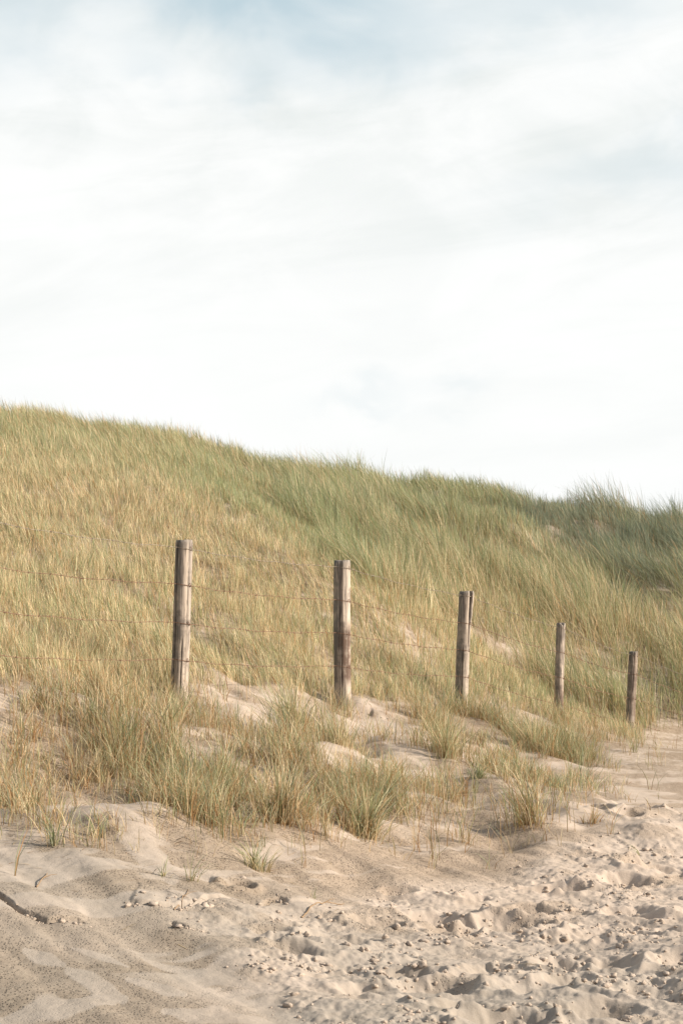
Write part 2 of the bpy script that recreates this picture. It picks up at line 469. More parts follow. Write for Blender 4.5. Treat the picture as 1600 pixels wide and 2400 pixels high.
def build_ground():
    ys = np.concatenate([np.linspace(-400, -30, 8), np.linspace(-25, 3.5, 30), np.arange(3.7, 5.3, .05),
                         5.35 * np.exp(np.arange(0, math.log(13.5 / 5.35), .00105)), 13.52 * np.exp(np.arange(0, math.log(46 / 13.52), .0048)),
                         np.linspace(46.5, 70, 20), np.geomspace(75, 1500, 14)])
    uc = np.arange(-.222, .2221, .00072)
    uo = np.concatenate([.222 + .003 * np.arange(1, 30), np.geomspace(.32, 3.0, 46)])
    us = np.concatenate([-uo[::-1], uc, uo])
    s = np.where(ys > 5, ys, 5 + np.where(ys < 0, (5 - ys) * .0 + 0 * ys, 0))
    s = np.where(ys < -25, np.abs(ys), s)
    X = s[:, None] * us[None, :]
    Yg = np.broadcast_to(ys[:, None], X.shape)
    h, px, py, ch, slump, cn, bank = terrain(X, Yg, True)
    n, k = X.shape
    V = np.stack([X, Yg, h], -1).reshape(-1, 3)
    i = np.arange(n - 1)[:, None] * k + np.arange(k - 1)[None, :]
    Q = np.stack([i, i + 1, i + k + 1, i + k], -1).reshape(-1, 4)
    me = np_mesh('beach_sand', V, [Q])
    # crusted against loose sand
    u = X * 0.80 + Yg * 0.60; v = -X * 0.60 + Yg * 0.80
    streak = fbm(X / .75 + Yg / 1.6, v / .22, 4, 133)
    patch = fbm(X / 1.2, Yg / 1.0, 3, 140)
    cr = 1 - ss(.50, .60, streak) * .9
    cr = cr * (1 - ss(.52, .62, patch) * .35)
    chc = ch * (1 - .55 * ss(.58, .66, fbm(X / .5, Yg / .35, 3, 150)))
    cr = cr * (1 - chc)
    cr = np.maximum(cr, .9 * ss(-40, 60, py - (2150 + px * .38)) ) * ss(40, 20, Yg)
    # long pale tongues of blown sand on the crust
    for (ax, ay, bx, by, w) in [(60, 2225, 150, 2262, 11), (160, 2275, 290, 2340, 13), (170, 2222, 300, 2266, 6), (300, 2298, 430, 2330, 9), (340, 2240, 700, 2330, 9), (0, 2390, 260, 2345, 16), (385, 2370, 640, 2400, 12), (0, 1975, 90, 2070, 26), (280, 1930, 400, 2060, 24), (1080, 1760, 1200, 1850, 14), (860, 1690, 1000, 1800, 20), (1460, 1862, 1560, 1880, 6), (1490, 1718, 1590, 1726, 5), (1280, 2044, 1440, 2052, 7)]:
        t = np.clip(((px - ax) * (bx - ax) + (py - ay) * (by - ay)) / ((bx - ax) ** 2 + (by - ay) ** 2), 0, 1)
        d = np.hypot(px - ax - t * (bx - ax), (py - ay - t * (by - ay)))
        wv = w * (.5 + 1.1 * vnoise(X / .09, Yg / .12, 160)) * (.5 + np.sin(np.pi * np.clip(t, .05, .95)))
        cr *= 1 - .85 * ss(wv * 1.25, wv * .8, d) * (Yg > 3)
    attr(me, 'crust', 'FLOAT', cr.ravel())
    attr(me, 'near_grey', 'FLOAT', (ss(9.2, 6.4, Yg + X * .35) * (Yg > 2)).ravel())  # grey tone grows towards the near sand
    lit = ss(14.0, 17, Yg) * .55 + .75 * grass_map(px, py)[0] * (Yg > 6) * ss(14, 13, Yg) * .5
    attr(me, 'litter', 'FLOAT', np.clip(lit, 0, .8).ravel())
    o = new_obj('beach_sand', me, M_SAND)
    tag(o, 'pale sand of the beach and dune, crusted, trodden and wind-blown', 'sand', kind='structure')


# ------------------------------------------------------------------ where grass grows in the foreground band
# photo x, y, half width, half height, tilt (px per px), weight
FG = [(60, 1640, 150, 60, 0, .75), (60, 1760, 130, 80, 0, .95), (90, 1850, 140, 45, 0, .55), (250, 1620, 130, 45, .1, .35), (230, 1740, 130, 80, .15, .85), (420, 1690, 120, 70, .1, .55), (330, 1810, 110, 65, .2, 1.0), (470, 1830, 120, 65, .2, 1.25),
      (600, 1880, 120, 60, .1, 1.2), (760, 1920, 150, 45, .05, 1.15), (880, 1900, 70, 45, 0, .8), (560, 1760, 130, 60, .2, .45), (500, 1940, 130, 32, .1, .40), (700, 1800, 120, 55, .2, .45), (720, 1700, 110, 55, .25, .7), (800, 1760, 60, 35, .3, .4),
      (930, 1800, 80, 60, .2, .28), (960, 1700, 60, 35, .1, .5), (1030, 1740, 60, 60, 0, .55), (1080, 1680, 90, 22, .1, .5), (1060, 1830, 90, 60, 0, .36), (1200, 1735, 110, 40, .1, .85), (1290, 1780, 90, 50, .1, .6), (1370, 1745, 60, 40, .25, .7),
      (1230, 1850, 130, 55, 0, .42), (1170, 1800, 90, 40, 0, .30), (1440, 1690, 60, 30, .35, .55), (1360, 1690, 60, 14, .3, .28), (1230, 1930, 80, 50, 0, .30), (1380, 1860, 70, 50, 0, .10), (1060, 1960, 120, 40, 0, .06), (300, 1940, 140, 60, .1, .22), (90, 1945, 150, 50, 0, .45), (20, 1900, 110, 60, 0, .3), (540, 1975, 110, 38, .1, .55), (720, 1985, 90, 25, .05, .3), (430, 1900, 100, 40, .2, .6), (1500, 1830, 80, 90, 0, .018),
      (480, 2000, 110, 50, .1, .38), (1240, 1985, 60, 25, 0, .3), (1130, 1930, 90, 40, 0, .16), (250, 2020, 160, 60, .1, .06), (900, 1960, 80, 30, 0, .16), (800, 1662, 34, 9, .1, .9), (1082, 1678, 34, 9, .1, .8), (1309, 1700, 26, 7, .1, .7), (1476, 1722, 26, 7, .1, .7), (560, 1680, 130, 40, .2, .22), (900, 1720, 90, 60, .3, .22), (740, 1850, 200, 60, .1, .3), (640, 1990, 120, 30, 0, .16), (1200, 1990, 60, 25, 0, .1), (350, 1990, 160, 50, .1, .1)]
# bare sand showing through the grass behind the fence
BARE = [(1210, 1540, 90, 22, .45, .95), (1110, 1490, 40, 14, .5, .6), (1140, 1500, 40, 14, .5, .8), (560, 1655, 110, 38, .30, .92), (960, 1540, 60, 18, .25, .55), (980, 1505, 50, 22, .3, .5), (1080, 1620, 80, 18, .35, .6), (1180, 1670, 110, 16, .2, .9), (1330, 1715, 90, 13, .3, .9), (130, 1618, 120, 30, .15, .7), (260, 1655, 60, 20, .1, .6), (1405, 1150 + 60, 30, 8, 0, .2), (1060, 1215, 40, 10, 0, .2),
        (900, 1395, 30, 20, .9, .6), (840, 1655, 90, 16, .1, .8), (760, 1648, 60, 12, 0, .5), (1285, 1660, 80, 12, .2, .6)]


def blobs(px, py, L, p=1.4):
    s = np.zeros_like(px)
    for x0, y0, a, b, t, w in L:
        dx = px - x0; dy = py - y0 - dx * t
        s = s + w * np.exp(-((dx / a) ** 2 + (dy / b) ** 2) ** p)
    return s


def grass_map(px, py):
    """foreground and behind-the-fence amounts at a place"""
    fg = blobs(px, py, FG, 1.05)
    line = np.interp(px, [-900, -200, 0, 200, 400, 470, 540, 640, 800, 1080, 1310, 1400, 1480, 1540, 1600, 2200], [1600, 1600, 1612, 1628, 1640, 1612, 1600, 1622, 1640, 1655, 1682, 1700, 1728, 1690, 1685, 1680])
    hill = ss(14, -10, py - line)
    hill = hill * (1 - np.clip(blobs(px, py, BARE), 0, 1))
    return fg, hill


# ------------------------------------------------------------------ grass
def grass_mat():
    m, b = new_mat('grass_blades')
    colr = b.n('ShaderNodeAttribute', attribute_name='blade_colour').outputs['Color']
    df = b.n('ShaderNodeBsdfPrincipled'); b.set(df.inputs['Base Color'], colr)
    df.inputs['Roughness'].default_value = .55
    df.inputs['Specular IOR Level'].default_value = .3
    tr = b.n('ShaderNodeBsdfTranslucent'); b.set(tr.inputs[0], colr)
    mx = b.n('ShaderNodeMixShader'); mx.inputs[0].default_value = .38
    b.set(mx.inputs[1], df.outputs[0]); b.set(mx.inputs[2], tr.outputs[0])
    b.set(b.n('ShaderNodeOutputMaterial').inputs[0], mx.outputs[0])
    return m


M_GRASS = grass_mat()
STRAW = np.array([.76, .605, .385]); GREEN = np.array([.27, .345, .165]); OLIVE = np.array([.44, .435, .27]); BLUEG = np.array([.19, .265, .195])
RUST = np.array([.46, .26, .11]); PALE = np.array([.82, .70, .46]); BROWN = np.array([.27, .185, .10])


def blade_mesh(name, root, h, w, lean, tip, base, bend=1.8):
    N = len(h)
    T = np.array([0, .36, .72, 1.0])
    L = np.hypot(lean[:, 0], lean[:, 1])
    th = RNG.uniform(0, 2 * np.pi, N)
    wd = np.stack([np.cos(th), np.sin(th), np.zeros(N)], -1) * w[:, None] * .5
    V = np.empty((N, 7, 3), np.float32); C = np.ones((N, 7, 4), np.float32)
    bt = RNG.uniform(1.25, 2.3, N) * bend / 1.8
    for k, t in enumerate(T):
        hor = (h * t ** bt)[:, None] * lean
        up = h * t * (1 - .33 * np.minimum(L, 1.5) ** 1.4 * t)
        c = root + np.c_[hor, up]
        f = t ** .8
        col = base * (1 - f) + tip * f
        ww = [.85, 1.0, .7, 0][k]
        if k < 3:
            V[:, 2 * k] = c - wd * ww; V[:, 2 * k + 1] = c + wd * ww
            C[:, 2 * k, :3] = col; C[:, 2 * k + 1, :3] = col
        else:
            V[:, 6] = c; C[:, 6, :3] = col
    b = (np.arange(N) * 7)[:, None]
    q1 = b + np.array([0, 1, 3, 2]); q2 = b + np.array([2, 3, 5, 4]); t3 = b + np.array([4, 5, 6])
    me = np_mesh(name, V.reshape(-1, 3), [q1, q2, t3], smooth=False)
    attr(me, 'blade_colour', 'FLOAT_COLOR', C.reshape(-1, 4))
    me.materials.append(M_GRASS)
    return me


def pick(green, blue, N, rust=.08):
    """tip and base colour of each blade; green, blue: shares per blade"""
    r = RNG.random(N)
    gcol = np.where((RNG.random(N) < blue)[:, None], BLUEG, GREEN)
    gcol = gcol * (1 - .35 * RNG.random((N, 1))) + OLIVE * .35 * RNG.random((N, 1))
    tip = np.where((r < green)[:, None], gcol, np.where((RNG.random(N) < .32)[:, None], OLIVE, np.where((RNG.random(N) < .3)[:, None], PALE, STRAW)))
    ru = RNG.random(N) < rust
    tip = np.where(ru[:, None], RUST, tip)
    tip = np.minimum(tip * RNG.uniform(.72, 1.35, (N, 1)), .93)
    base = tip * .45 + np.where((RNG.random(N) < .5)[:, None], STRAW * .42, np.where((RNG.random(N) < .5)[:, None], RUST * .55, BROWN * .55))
    return tip, base


def scatter(n, ulo, uhi, ylo, yhi, rho):
    """random places; rho(y) relative density per m2"""
    yy = np.linspace(ylo, yhi, 400)
    pdf = rho(yy) * yy
    cdf = np.cumsum(pdf); cdf /= cdf[-1]
    y = np.interp(RNG.random(n), cdf, yy)
    u = RNG.uniform(ulo, uhi, n)
    return u * y, y


def hill_props(px, py, x, y):
    green = .19 + .18 * fbm(x / 1.2, y / 1.2, 2, 301)
    crest = np.interp(px, [0, 204, 408, 612, 796, 980, 1173, 1276, 1428, 1600], [946, 994, 1033, 1058, 1071, 1087, 1107, 1138, 1148, 1168])
    green = green + .30 * ss(190, 60, py - crest) + .14 * ss(500, 1000, px)
    green = green + blobs(px, py, [(620, 1200, 190, 55, .42, .42), (830, 1320, 120, 50, .5, .35), (1000, 1280, 300, 90, .1, .28), (1420, 1260, 260, 80, .15, .45), (1500, 1370, 130, 70, 0, .35), (1280, 1640, 250, 40, .1, .18), (1540, 1640, 90, 45, 0, .3),
                                  (250, 1480, 300, 70, .1, .12), (760, 1090, 150, 30, .1, .2)])
    blue = np.clip(.15 + blobs(px, py, [(1430, 1260, 250, 90, .1, .75), (780, 1090, 200, 35, .1, .3)]), 0, .9)
    return np.clip(green, 0, .9), blue


def build_hill():
    # tussocks
    def make(name, label, n_t, per, ylo, yhi, rearflag, ulo=-.33, uhi=.33):
        X, Y = scatter(n_t, ulo, uhi, ylo, yhi, (lambda y: (14 / y) ** (1.15 if not rearflag else .9)))
        z0 = base_h(X, Y)
        px, py = project(X, Y, z0)
        _, hill = grass_map(px, py)
        # which slope: the blond near slope or the rough rear hill
        edge = np.interp(px, [-2000, 300, 430, 560, 700, 850, 960, 1080, 1250, 1350, 1500, 3000], [-400, 960, 1050, 1130, 1235, 1370, 1430, 1480, 1600, 1665, 1700, 1700])
        is_rear = py < edge
        keep = hill > RNG.random(n_t)
        nz = fbm(X / .7, Y / .8, 3, 210)
        keep &= RNG.random(n_t) < ((.85 if rearflag else .7) + 1.3 * ss(.32, .55, nz))
        keep &= (is_rear if rearflag else ~is_rear)
        X, Y, px, py, nz = X[keep], Y[keep], px[keep], py[keep], nz[keep]
        nt = len(X)
        g, bl = hill_props(px, py, X, Y)
        if rearflag:
            R = RNG.uniform(.10, .26, nt); H = RNG.uniform(.50, .80, nt) * (0.8 + .5 * fbm(X / 1.6, Y / 1.6, 2, 230))
            lobe = ss(.40, .66, fbm(X / 1.3, Y / 1.6, 2, 231))
            H *= .62 + .62 * lobe
            H *= .72 + .28 * ss(430, 900, px)
            H *= 1 - np.clip(blobs(px, py, [(870, 1315, 45, 28, .6, .6), (1540, 1335, 60, 32, .1, .65), (800, 1120, 60, 16, .1, .5), (1290, 1222, 80, 18, .15, .55), (1050, 1215, 50, 16, 0, .5), (1480, 1400, 40, 30, 0, .4), (1190, 1320, 90, 14, .2, .4)]), 0, .7)
            H *= 1 - blobs(px, py, [(1400, 1200, 120, 55, 0, .50), (820, 1105, 90, 45, 0, .3)])
            H *= 1 + blobs(px, py, [(1500, 1290, 200, 70, 0, .25)])
        else:
            R = RNG.uniform(.07, .17, nt); H = RNG.uniform(.19, .32, nt)
            H *= 1 + .25 * (fbm(X / 1.0, Y / 1.2, 2, 232) - .5)
            cr_ = np.interp(px, [0, 204, 408, 612, 796], [946, 994, 1033, 1058, 1071])
            cr_ = ss(120, 30, py - cr_)
            H *= 1 + .55 * cr_
        H = np.where(Y < 14, H * 1.1, H)
        tl = RNG.normal(0, .12, (nt, 2))
        if not rearflag: tl[:, 0] -= .22 * cr_
        tl[:, 0] += (fbm(X / 1.1, Y / 1.4, 2, 240) - .5) * (.9 if rearflag else .5)
        tg = np.clip(g + RNG.normal(0, .13 if rearflag else .08, nt), 0.02, .95)
        tb = RNG.uniform(.82, 1.12, nt)
        if rearflag:
            crest = np.interp(px, [0, 612, 796, 980, 1173, 1276, 1428, 1600], [946, 1058, 1071, 1087, 1107, 1138, 1148, 1168])
            k = ss(110, 60, py - crest)
            H = H * (1 - k) + np.clip(H, .38, .50) * k
            spot = ss(.44, .60, fbm(X / 1.3 + 4, Y / 1.5, 3, 236)) * np.clip(blobs(px, py, [(1420, 1280, 270, 120, .1, 1.0), (1560, 1400, 120, 60, 0, .8), (830, 1120, 190, 40, .1, .45)]), 0, 1)
            tg = np.clip(tg + .5 * spot, 0, .97); bl = np.clip(bl + .5 * spot, 0, .95); tb = tb * (1 - .20 * spot)
        idx = np.repeat(np.arange(nt), per)
        N = len(idx)
        r = np.abs(RNG.normal(0, .6, N)); a = RNG.uniform(0, 2 * np.pi, N)
        ox = np.cos(a) * r; oy = np.sin(a) * r
        x = X[idx] + ox * R[idx]; y = Y[idx] + oy * R[idx]
        z = terrain(x, y) - .015
        h = H[idx] * RNG.uniform(.5, 1.12, N) * (1 - .18 * np.minimum(r, 2))
        wind = np.array([-.30, -.04]) if rearflag else np.array([-.16, -.04])
        lean = wind * RNG.uniform(.5, 1.6, (N, 1)) + tl[idx] + np.stack([ox, oy], -1) * .20 + RNG.normal(0, .17, (N, 2))
        w = np.clip(.0026 + .00014 * y, .0035, .0075) * RNG.uniform(.6, 1.2, N)
        if rearflag: w *= 1.2
        tip, base = pick(tg[idx], bl[idx], N, .07 if not rearflag else .045)
        if not rearflag:
            tip = tip * 1.08 + np.array([.02, .012, .008])
        tip = tip * tb[idx][:, None]; base = base * tb[idx][:, None]
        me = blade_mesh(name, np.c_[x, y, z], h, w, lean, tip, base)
        o = bpy.data.objects.new(name, me); COL.objects.link(o)
        tag(o, label, 'grass', kind='stuff')
        print(name, nt, N)
    make('dune_slope_grass', 'short blond grass covering the near dune slope behind the fence', 36000, 13, 10.2, 31, False)
    make('marram_grass', 'tall windblown green marram grass over the rear dune up to the crest', 23000, 12, 17, 38, True)
    # sparser grass to the sides, outside the photograph
    X1, Y1 = scatter(16000, .33, .9, 14, 38, lambda y: 14 / y)
    X2, Y2 = scatter(16000, -.95, -.33, 9, 38, lambda y: 14 / y)
    X = np.r_[X1, X2]; Y = np.r_[Y1, Y2]
    k = (Y > 22.5 + .1 * X) | (X < -1)
    X, Y = X[k], Y[k]
    N = len(X)
    tip, base = pick(np.full(N, .4), np.full(N, .3), N)
    lean = np.array([-.3, 0]) + RNG.normal(0, .2, (N, 2))
    me = blade_mesh('side_grass', np.c_[X, Y, terrain(X, Y) - .02], RNG.uniform(.3, .7, N), np.full(N, .016), lean, tip, base)
    o = bpy.data.objects.new('outer_dune_grass', me); COL.objects.link(o)
    tag(o, 'thinner grass on the dunes to either side of the fence stretch', 'grass', kind='stuff')


def build_foreground():
    n_t = 24000
    X, Y = scatter(n_t, -.26, .25, 8.0, 21, lambda y: (10 / y) ** .8)
    z0 = base_h(X, Y)
    px, py = project(X, Y, z0)
    fg, hill = grass_map(px, py)
    nz = fbm(X / .30, Y / .38, 3, 410)
    fg = fg * (1 + .55 * ss(880, 1000, px))
    p = np.clip(fg, 0, 1.4) * (.10 + 1.75 * ss(.40, .60, nz)) * .62
    clump = ss(.40, .58, fbm(X / .42, Y / .60, 3, 430))
    p = p * (.34 + .85 * clump)
    keep = (RNG.random(n_t) < p) & (hill < .5)
    X, Y, px, py, fg, clump = X[keep], Y[keep], px[keep], py[keep], fg[keep], clump[keep]
    nt = len(X)
    dense = ss(.5, 1.1, fg)
    g = np.clip(.12 + .20 * dense + .22 * clump + RNG.normal(0, .14, nt) + blobs(px, py, [(1250, 1820, 250, 120, 0, .15), (60, 1780, 170, 110, 0, -.15)]), .05, .9)
    H = RNG.uniform(.15, .30, nt) * (.8 + .26 * dense) * (.70 + .50 * clump)
    R = RNG.uniform(.03, .09, nt)
    per = RNG.poisson(3 + 9 * dense) + 2
    idx = np.repeat(np.arange(nt), per); N = len(idx)
    r = np.abs(RNG.normal(0, .7, N)); a = RNG.uniform(0, 2 * np.pi, N)
    ox = np.cos(a) * r; oy = np.sin(a) * r
    x = X[idx] + ox * R[idx]; y = Y[idx] + oy * R[idx]
    z = terrain(x, y) - .012
    h = H[idx] * RNG.uniform(.45, 1.2, N)
    tl = RNG.normal(0, .16, (nt, 2))
    lean = np.array([-.05, -.05]) + tl[idx] + np.stack([ox, oy], -1) * .26 + RNG.normal(0, 1, (N, 2)) * RNG.choice([.15, .32, .75], N, p=[.35, .45, .20])[:, None]
    w = RNG.uniform(.0028, .0052, N)
    tip, base = pick(g[idx], np.full(N, .25), N, .17)
    k = RNG.random(N) < .35
    base = np.where(k[:, None], RUST * RNG.uniform(.5, 1.0, (N, 1)), base * .85)
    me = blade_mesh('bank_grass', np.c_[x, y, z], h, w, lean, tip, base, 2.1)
    o = bpy.data.objects.new('bank_grass', me); COL.objects.link(o)
    tag(o, 'mixed straw and green grass growing over the sandy bank in front of the fence', 'grass', kind='stuff')
    print('fg', nt, N)


# individual tufts: x, y, half width px, height px, blades, green, rust, lean x, spread, droop, label
TUFTS = [
 (1235, 1955, 62, 170, 210, .42, .22, .0, .35, 'big tuft with rusty orange base standing on bare sand, nearest of the right-hand grass'),
 (600, 2035, 34, 95, 90, .62, .05, .25, .9, 'low sprawling green tuft on bare sand below the dense grass band'),
 (660, 1950, 58, 175, 300, .42, .28, .05, .40, 'dense dark-hearted clump with orange stems at the lower edge of the grass band'),
 (860, 1950, 48, 150, 230, .55, .12, .18, .55, 'bushy green clump at the right end of the dense foreground band'),
 (690, 1730, 75, 165, 360, .48, .08, -.10, .40, 'tall olive clump on the hummock to the left of the second post'),
 (790, 1775, 45, 110, 190, .30, .08, .05, .35, 'straw-coloured clump on the right shoulder of the hummock by the second post'),
 (1350, 1775, 50, 110, 190, .42, .08, .0, .40, 'compact rounded clump on sand just left of the fifth post'),
 (1045, 1800, 36, 120, 150, .50, .12, .05, .45, 'green clump below the third post with a dark side'),
 (1245, 1765, 50, 105, 300, .45, .08, .0, .40, 'broad clump in front of the fourth post'),
 (1485, 1765, 16, 70, 30, .75, .0, .15, .70, 'small spiky sprig just in front of the fifth post'),
 (128, 1985, 18, 110, 40, .85, .0, .0, .45, 'blue-green sprig at the lower left edge of the grass'),
 (1560, 1908, 8, 55, 7, .95, .0, .25, .35, 'short lone sprig beside a footprint at the right edge'),
 (1500, 2010, 8, 45, 6, 1.0, .0, -.75, .25, 'tiny leaning leaf pair alone on the sand near the right edge'),
 (240, 1965, 20, 95, 22, .8, .0, .0, .4, 'thin upright sprig on the bank crest above the broken sand ledge'),
 (385, 2052, 20, 60, 14, .7, .0, .15, .8, 'small splayed sprig on the pale sand slope above the ledges'),
 (448, 2068, 16, 85, 16, .75, .1, .1, .5, 'thin sprig with arching blades right of the small splayed one'),
 (1372, 1875, 44, 115, 26, .9, .0, .0, .35, 'loose group of thin dark stems at the right margin of the bank'),
 (1085, 1985, 36, 135, 24, .55, .35, .0, .25, 'few tall stems with pale bent bases left of the big rusty tuft'),
 (1010, 2025, 18, 100, 7, .8, .1, .2, .25, 'pair of sparse dark stalks on bare sand, mid foreground'),
 (36, 2050, 6, 130, 4, .9, .1, .05, .1, 'single long stalk at the far left on bare sand'),
 (1390, 1950, 26, 60, 60, .2, .45, .0, .6, 'small withered orange tuft to the right of the big tuft'),
 (1300, 1850, 34, 50, 220, .85, .0, .25, .9, 'flattened dark green tuft lying low above the big tuft'),
 (1120, 1838, 22, 45, 140, .8, .0, .3, .8, 'flattened dark green patch beside the cracked sand hole'),
 (412, 1660, 26, 110, 130, .40, .15, -.05, .55, 'wispy tuft hiding the foot of the first post'),
 (235, 1648, 45, 120, 190, .12, .40, .0, .35, 'brown withered tuft at the slope foot between the left edge and first post'),
 (730, 2110, 10, 40, 5, .6, .0, .3, .6, 'scrap of grass alone low on the bare slope, left of the trodden sand'),
]


def build_tufts():
    a = np.array([t[:2] for t in TUFTS], float)
    X, Y, Z = march(a[:, 0], a[:, 1], base_h)
    for t, x0, y0 in zip(TUFTS, X, Y):
        px, py, wpx, hpx, n, g, ru, lx, sp, lab = t
        m = y0 / F
        R = wpx * m * 1.0; H = hpx * m * 1.05; bias = RNG.normal(0, .16, 2)
        r = np.abs(RNG.normal(0, .55, n)); th = RNG.uniform(0, 2 * np.pi, n)
        ox = np.cos(th) * r; oy = np.sin(th) * r
        x = ox * R; y = oy * R * .8
        hz = terrain(np.array([x0]), np.array([y0]))[0]
        z = terrain(x + x0, y + y0) - hz - .012
        h = H * RNG.uniform(.3, 1.12, n) * (1 - .15 * np.minimum(r, 2))
        lean = np.array([lx, -.03]) + bias + np.stack([ox, oy], -1) * sp * .9 + RNG.normal(0, .20 + .25 * sp, (n, 2))
        w = RNG.uniform(.0032, .0056, n)
        tip, base = pick(np.full(n, g), np.full(n, .3), n, ru * .4)
        if ru:
            k = RNG.random(n) < ru * 2
            base = np.where(k[:, None], RUST * RNG.uniform(.6, 1.1, (n, 1)), base)
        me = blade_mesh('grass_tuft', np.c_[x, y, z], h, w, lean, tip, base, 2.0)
        o = bpy.data.objects.new('grass_tuft', me); COL.objects.link(o)
        o.location = (x0, y0, hz)
        tag(o, lab, 'grass tuft', group='grass tufts on the sandy bank')


# ------------------------------------------------------------------ fence
def wood_mat():
    m, b = new_mat('weathered_wood')
    tc = b.n('ShaderNodeTexCoord').outputs['Object']
    mp = b.n('ShaderNodeMapping'); b.set(mp.inputs[0], tc); mp.inputs['Scale'].default_value = (26, 26, 1.6)
    mp2 = b.n('ShaderNodeMapping'); b.set(mp2.inputs[0], tc); mp2.inputs['Scale'].default_value = (75, 75, 3.5)
    stain = b.n('ShaderNodeAttribute', attribute_name='stain').outputs['Fac']
    bare = b.n('ShaderNodeAttribute', attribute_name='crack').outputs['Fac']
    grain = b.noise(mp.outputs[0], 1.0, 5, .6, .6)
    fine = b.noise(mp2.outputs[0], 1.0, 4, .65, .3)
    blot = b.noise(tc, 9, 4, .6)
    col = b.mix(b.ramp(grain, .35, .65), c4(.35, .30, .255), c4(.72, .61, .50))
    col = b.mix(b.m('MULTIPLY', b.ramp(fine, .50, .62), .8), col, c4(.12, .10, .088))
    col = b.mix(b.m('MULTIPLY', b.ramp(blot, .50, .62), .6), col, c4(.20, .18, .16))
    st = b.m('MULTIPLY', stain, b.ramp(b.m('ADD', b.m('MULTIPLY', grain, .6), b.m('MULTIPLY', blot, .4)), .40, .55))
    col = b.mix(st, col, c4(.16, .11, .085))
    shade_f = b.n('ShaderNodeAttribute', attribute_name='shade_tone').outputs['Fac']
    col = b.mix(b.m('MULTIPLY', shade_f, b.ramp(b.m('ADD', grain, b.m('MULTIPLY', blot, .5)), .55, .85)), col, c4(.13, .13, .12))  # shade of the post's left side, painted into the wood colour
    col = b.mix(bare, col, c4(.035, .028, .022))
    bs = b.n('ShaderNodeBsdfPrincipled'); b.set(bs.inputs['Base Color'], col)
    bs.inputs['Roughness'].default_value = .85
    bs.inputs['Specular IOR Level'].default_value = .2
    bp = b.n('ShaderNodeBump'); bp.inputs['Strength'].default_value = .8; bp.inputs['Distance'].default_value = .006
    b.set(bp.inputs['Height'], b.m('ADD', grain, b.m('MULTIPLY', fine, .7))); b.set(bs.inputs['Normal'], bp.outputs[0])
    b.set(b.n('ShaderNodeOutputMaterial').inputs[0], bs.outputs[0])
    return m


def metal_mat(name, c1, c2, rough, met):
    m, b = new_mat(name)
    tc = b.n('ShaderNodeTexCoord').outputs['Object']
    bs = b.n('ShaderNodeBsdfPrincipled')
    b.set(bs.inputs['Base Color'], b.mix(b.ramp(b.noise(tc, 40, 3, .6), .35, .65), c1, c2))
    bs.inputs['Roughness'].default_value = rough
    bs.inputs['Metallic'].default_value = met
    b.set(b.n('ShaderNodeOutputMaterial').inputs[0], bs.outputs[0])
    return m


M_WOOD = wood_mat()
M_RUST = metal_mat('rusty_wire', c4(.20, .11, .07), c4(.30, .19, .13), .8, .2)
M_ZINC = metal_mat('galvanised_wire', c4(.46, .40, .32), c4(.22, .17, .13), .5, .5)

#        top x, top y, base x, base y, depth, radius, wires at photo y, label
POSTS = [(-64, 1195, -72, 1640, 10.9, .068, (1215, 1322, 1426, 1530), 'weathered post before the left edge of the picture'),
         (434, 1266, 417, 1650, 12.8, .066, (1286, 1371, 1461, 1547), 'leaning grey post with a dark shaded crack down its left side'),
         (803, 1314, 801, 1650, 14.7, .0735, (1331, 1408, 1485, 1562), 'upright post with dark brown bark patches on its lower half'),
         (1091, 1386, 1080, 1665, 16.6, .066, (1397, 1461, 1524, 1586), 'post with a long split and a sliver standing off its top'),
         (1313, 1460, 1309, 1690, 18.6, .052, (1472, 1529, 1588, 1650), 'slim post with a notched top'),
         (1482, 1527, 1476, 1710, 20.5, .059, (1536, 1580, 1637, 1693), 'short dark post half buried in the sand at the dune foot'),
         (1660, 1590, 1655, 1730, 22.4, .058, (1600, 1641, 1690, 1735), 'post beyond the right edge of the picture')]


def tube(V, Fc, path, r, sides=6):
    path = np.asarray(path, float)
    n = len(path)
    d = np.gradient(path, axis=0); d /= np.linalg.norm(d, axis=1)[:, None] + 1e-12
    up = np.array([0, 0, 1.0]); up = np.where(np.abs(d[:, 2:3]) > .9, np.array([1.0, 0, 0]), up)
    a = np.cross(d, up); a /= np.linalg.norm(a, axis=1)[:, None]
    b2 = np.cross(d, a)
    o = sum(len(v) for v in V)
    th = np.arange(sides) / sides * 2 * np.pi
    r = np.broadcast_to(np.asarray(r, float), (n,))
    ring = path[:, None] + r[:, None, None] * (np.cos(th)[None, :, None] * a[:, None] + np.sin(th)[None, :, None] * b2[:, None])
    V.append(ring.reshape(-1, 3))
    i = np.arange(n - 1)[:, None] * sides; j = np.arange(sides)[None]
    Fc.append(np.stack([o + i + j, o + i + (j + 1) % sides, o + i + sides + (j + 1) % sides, o + i + sides + j], -1).reshape(-1, 4))


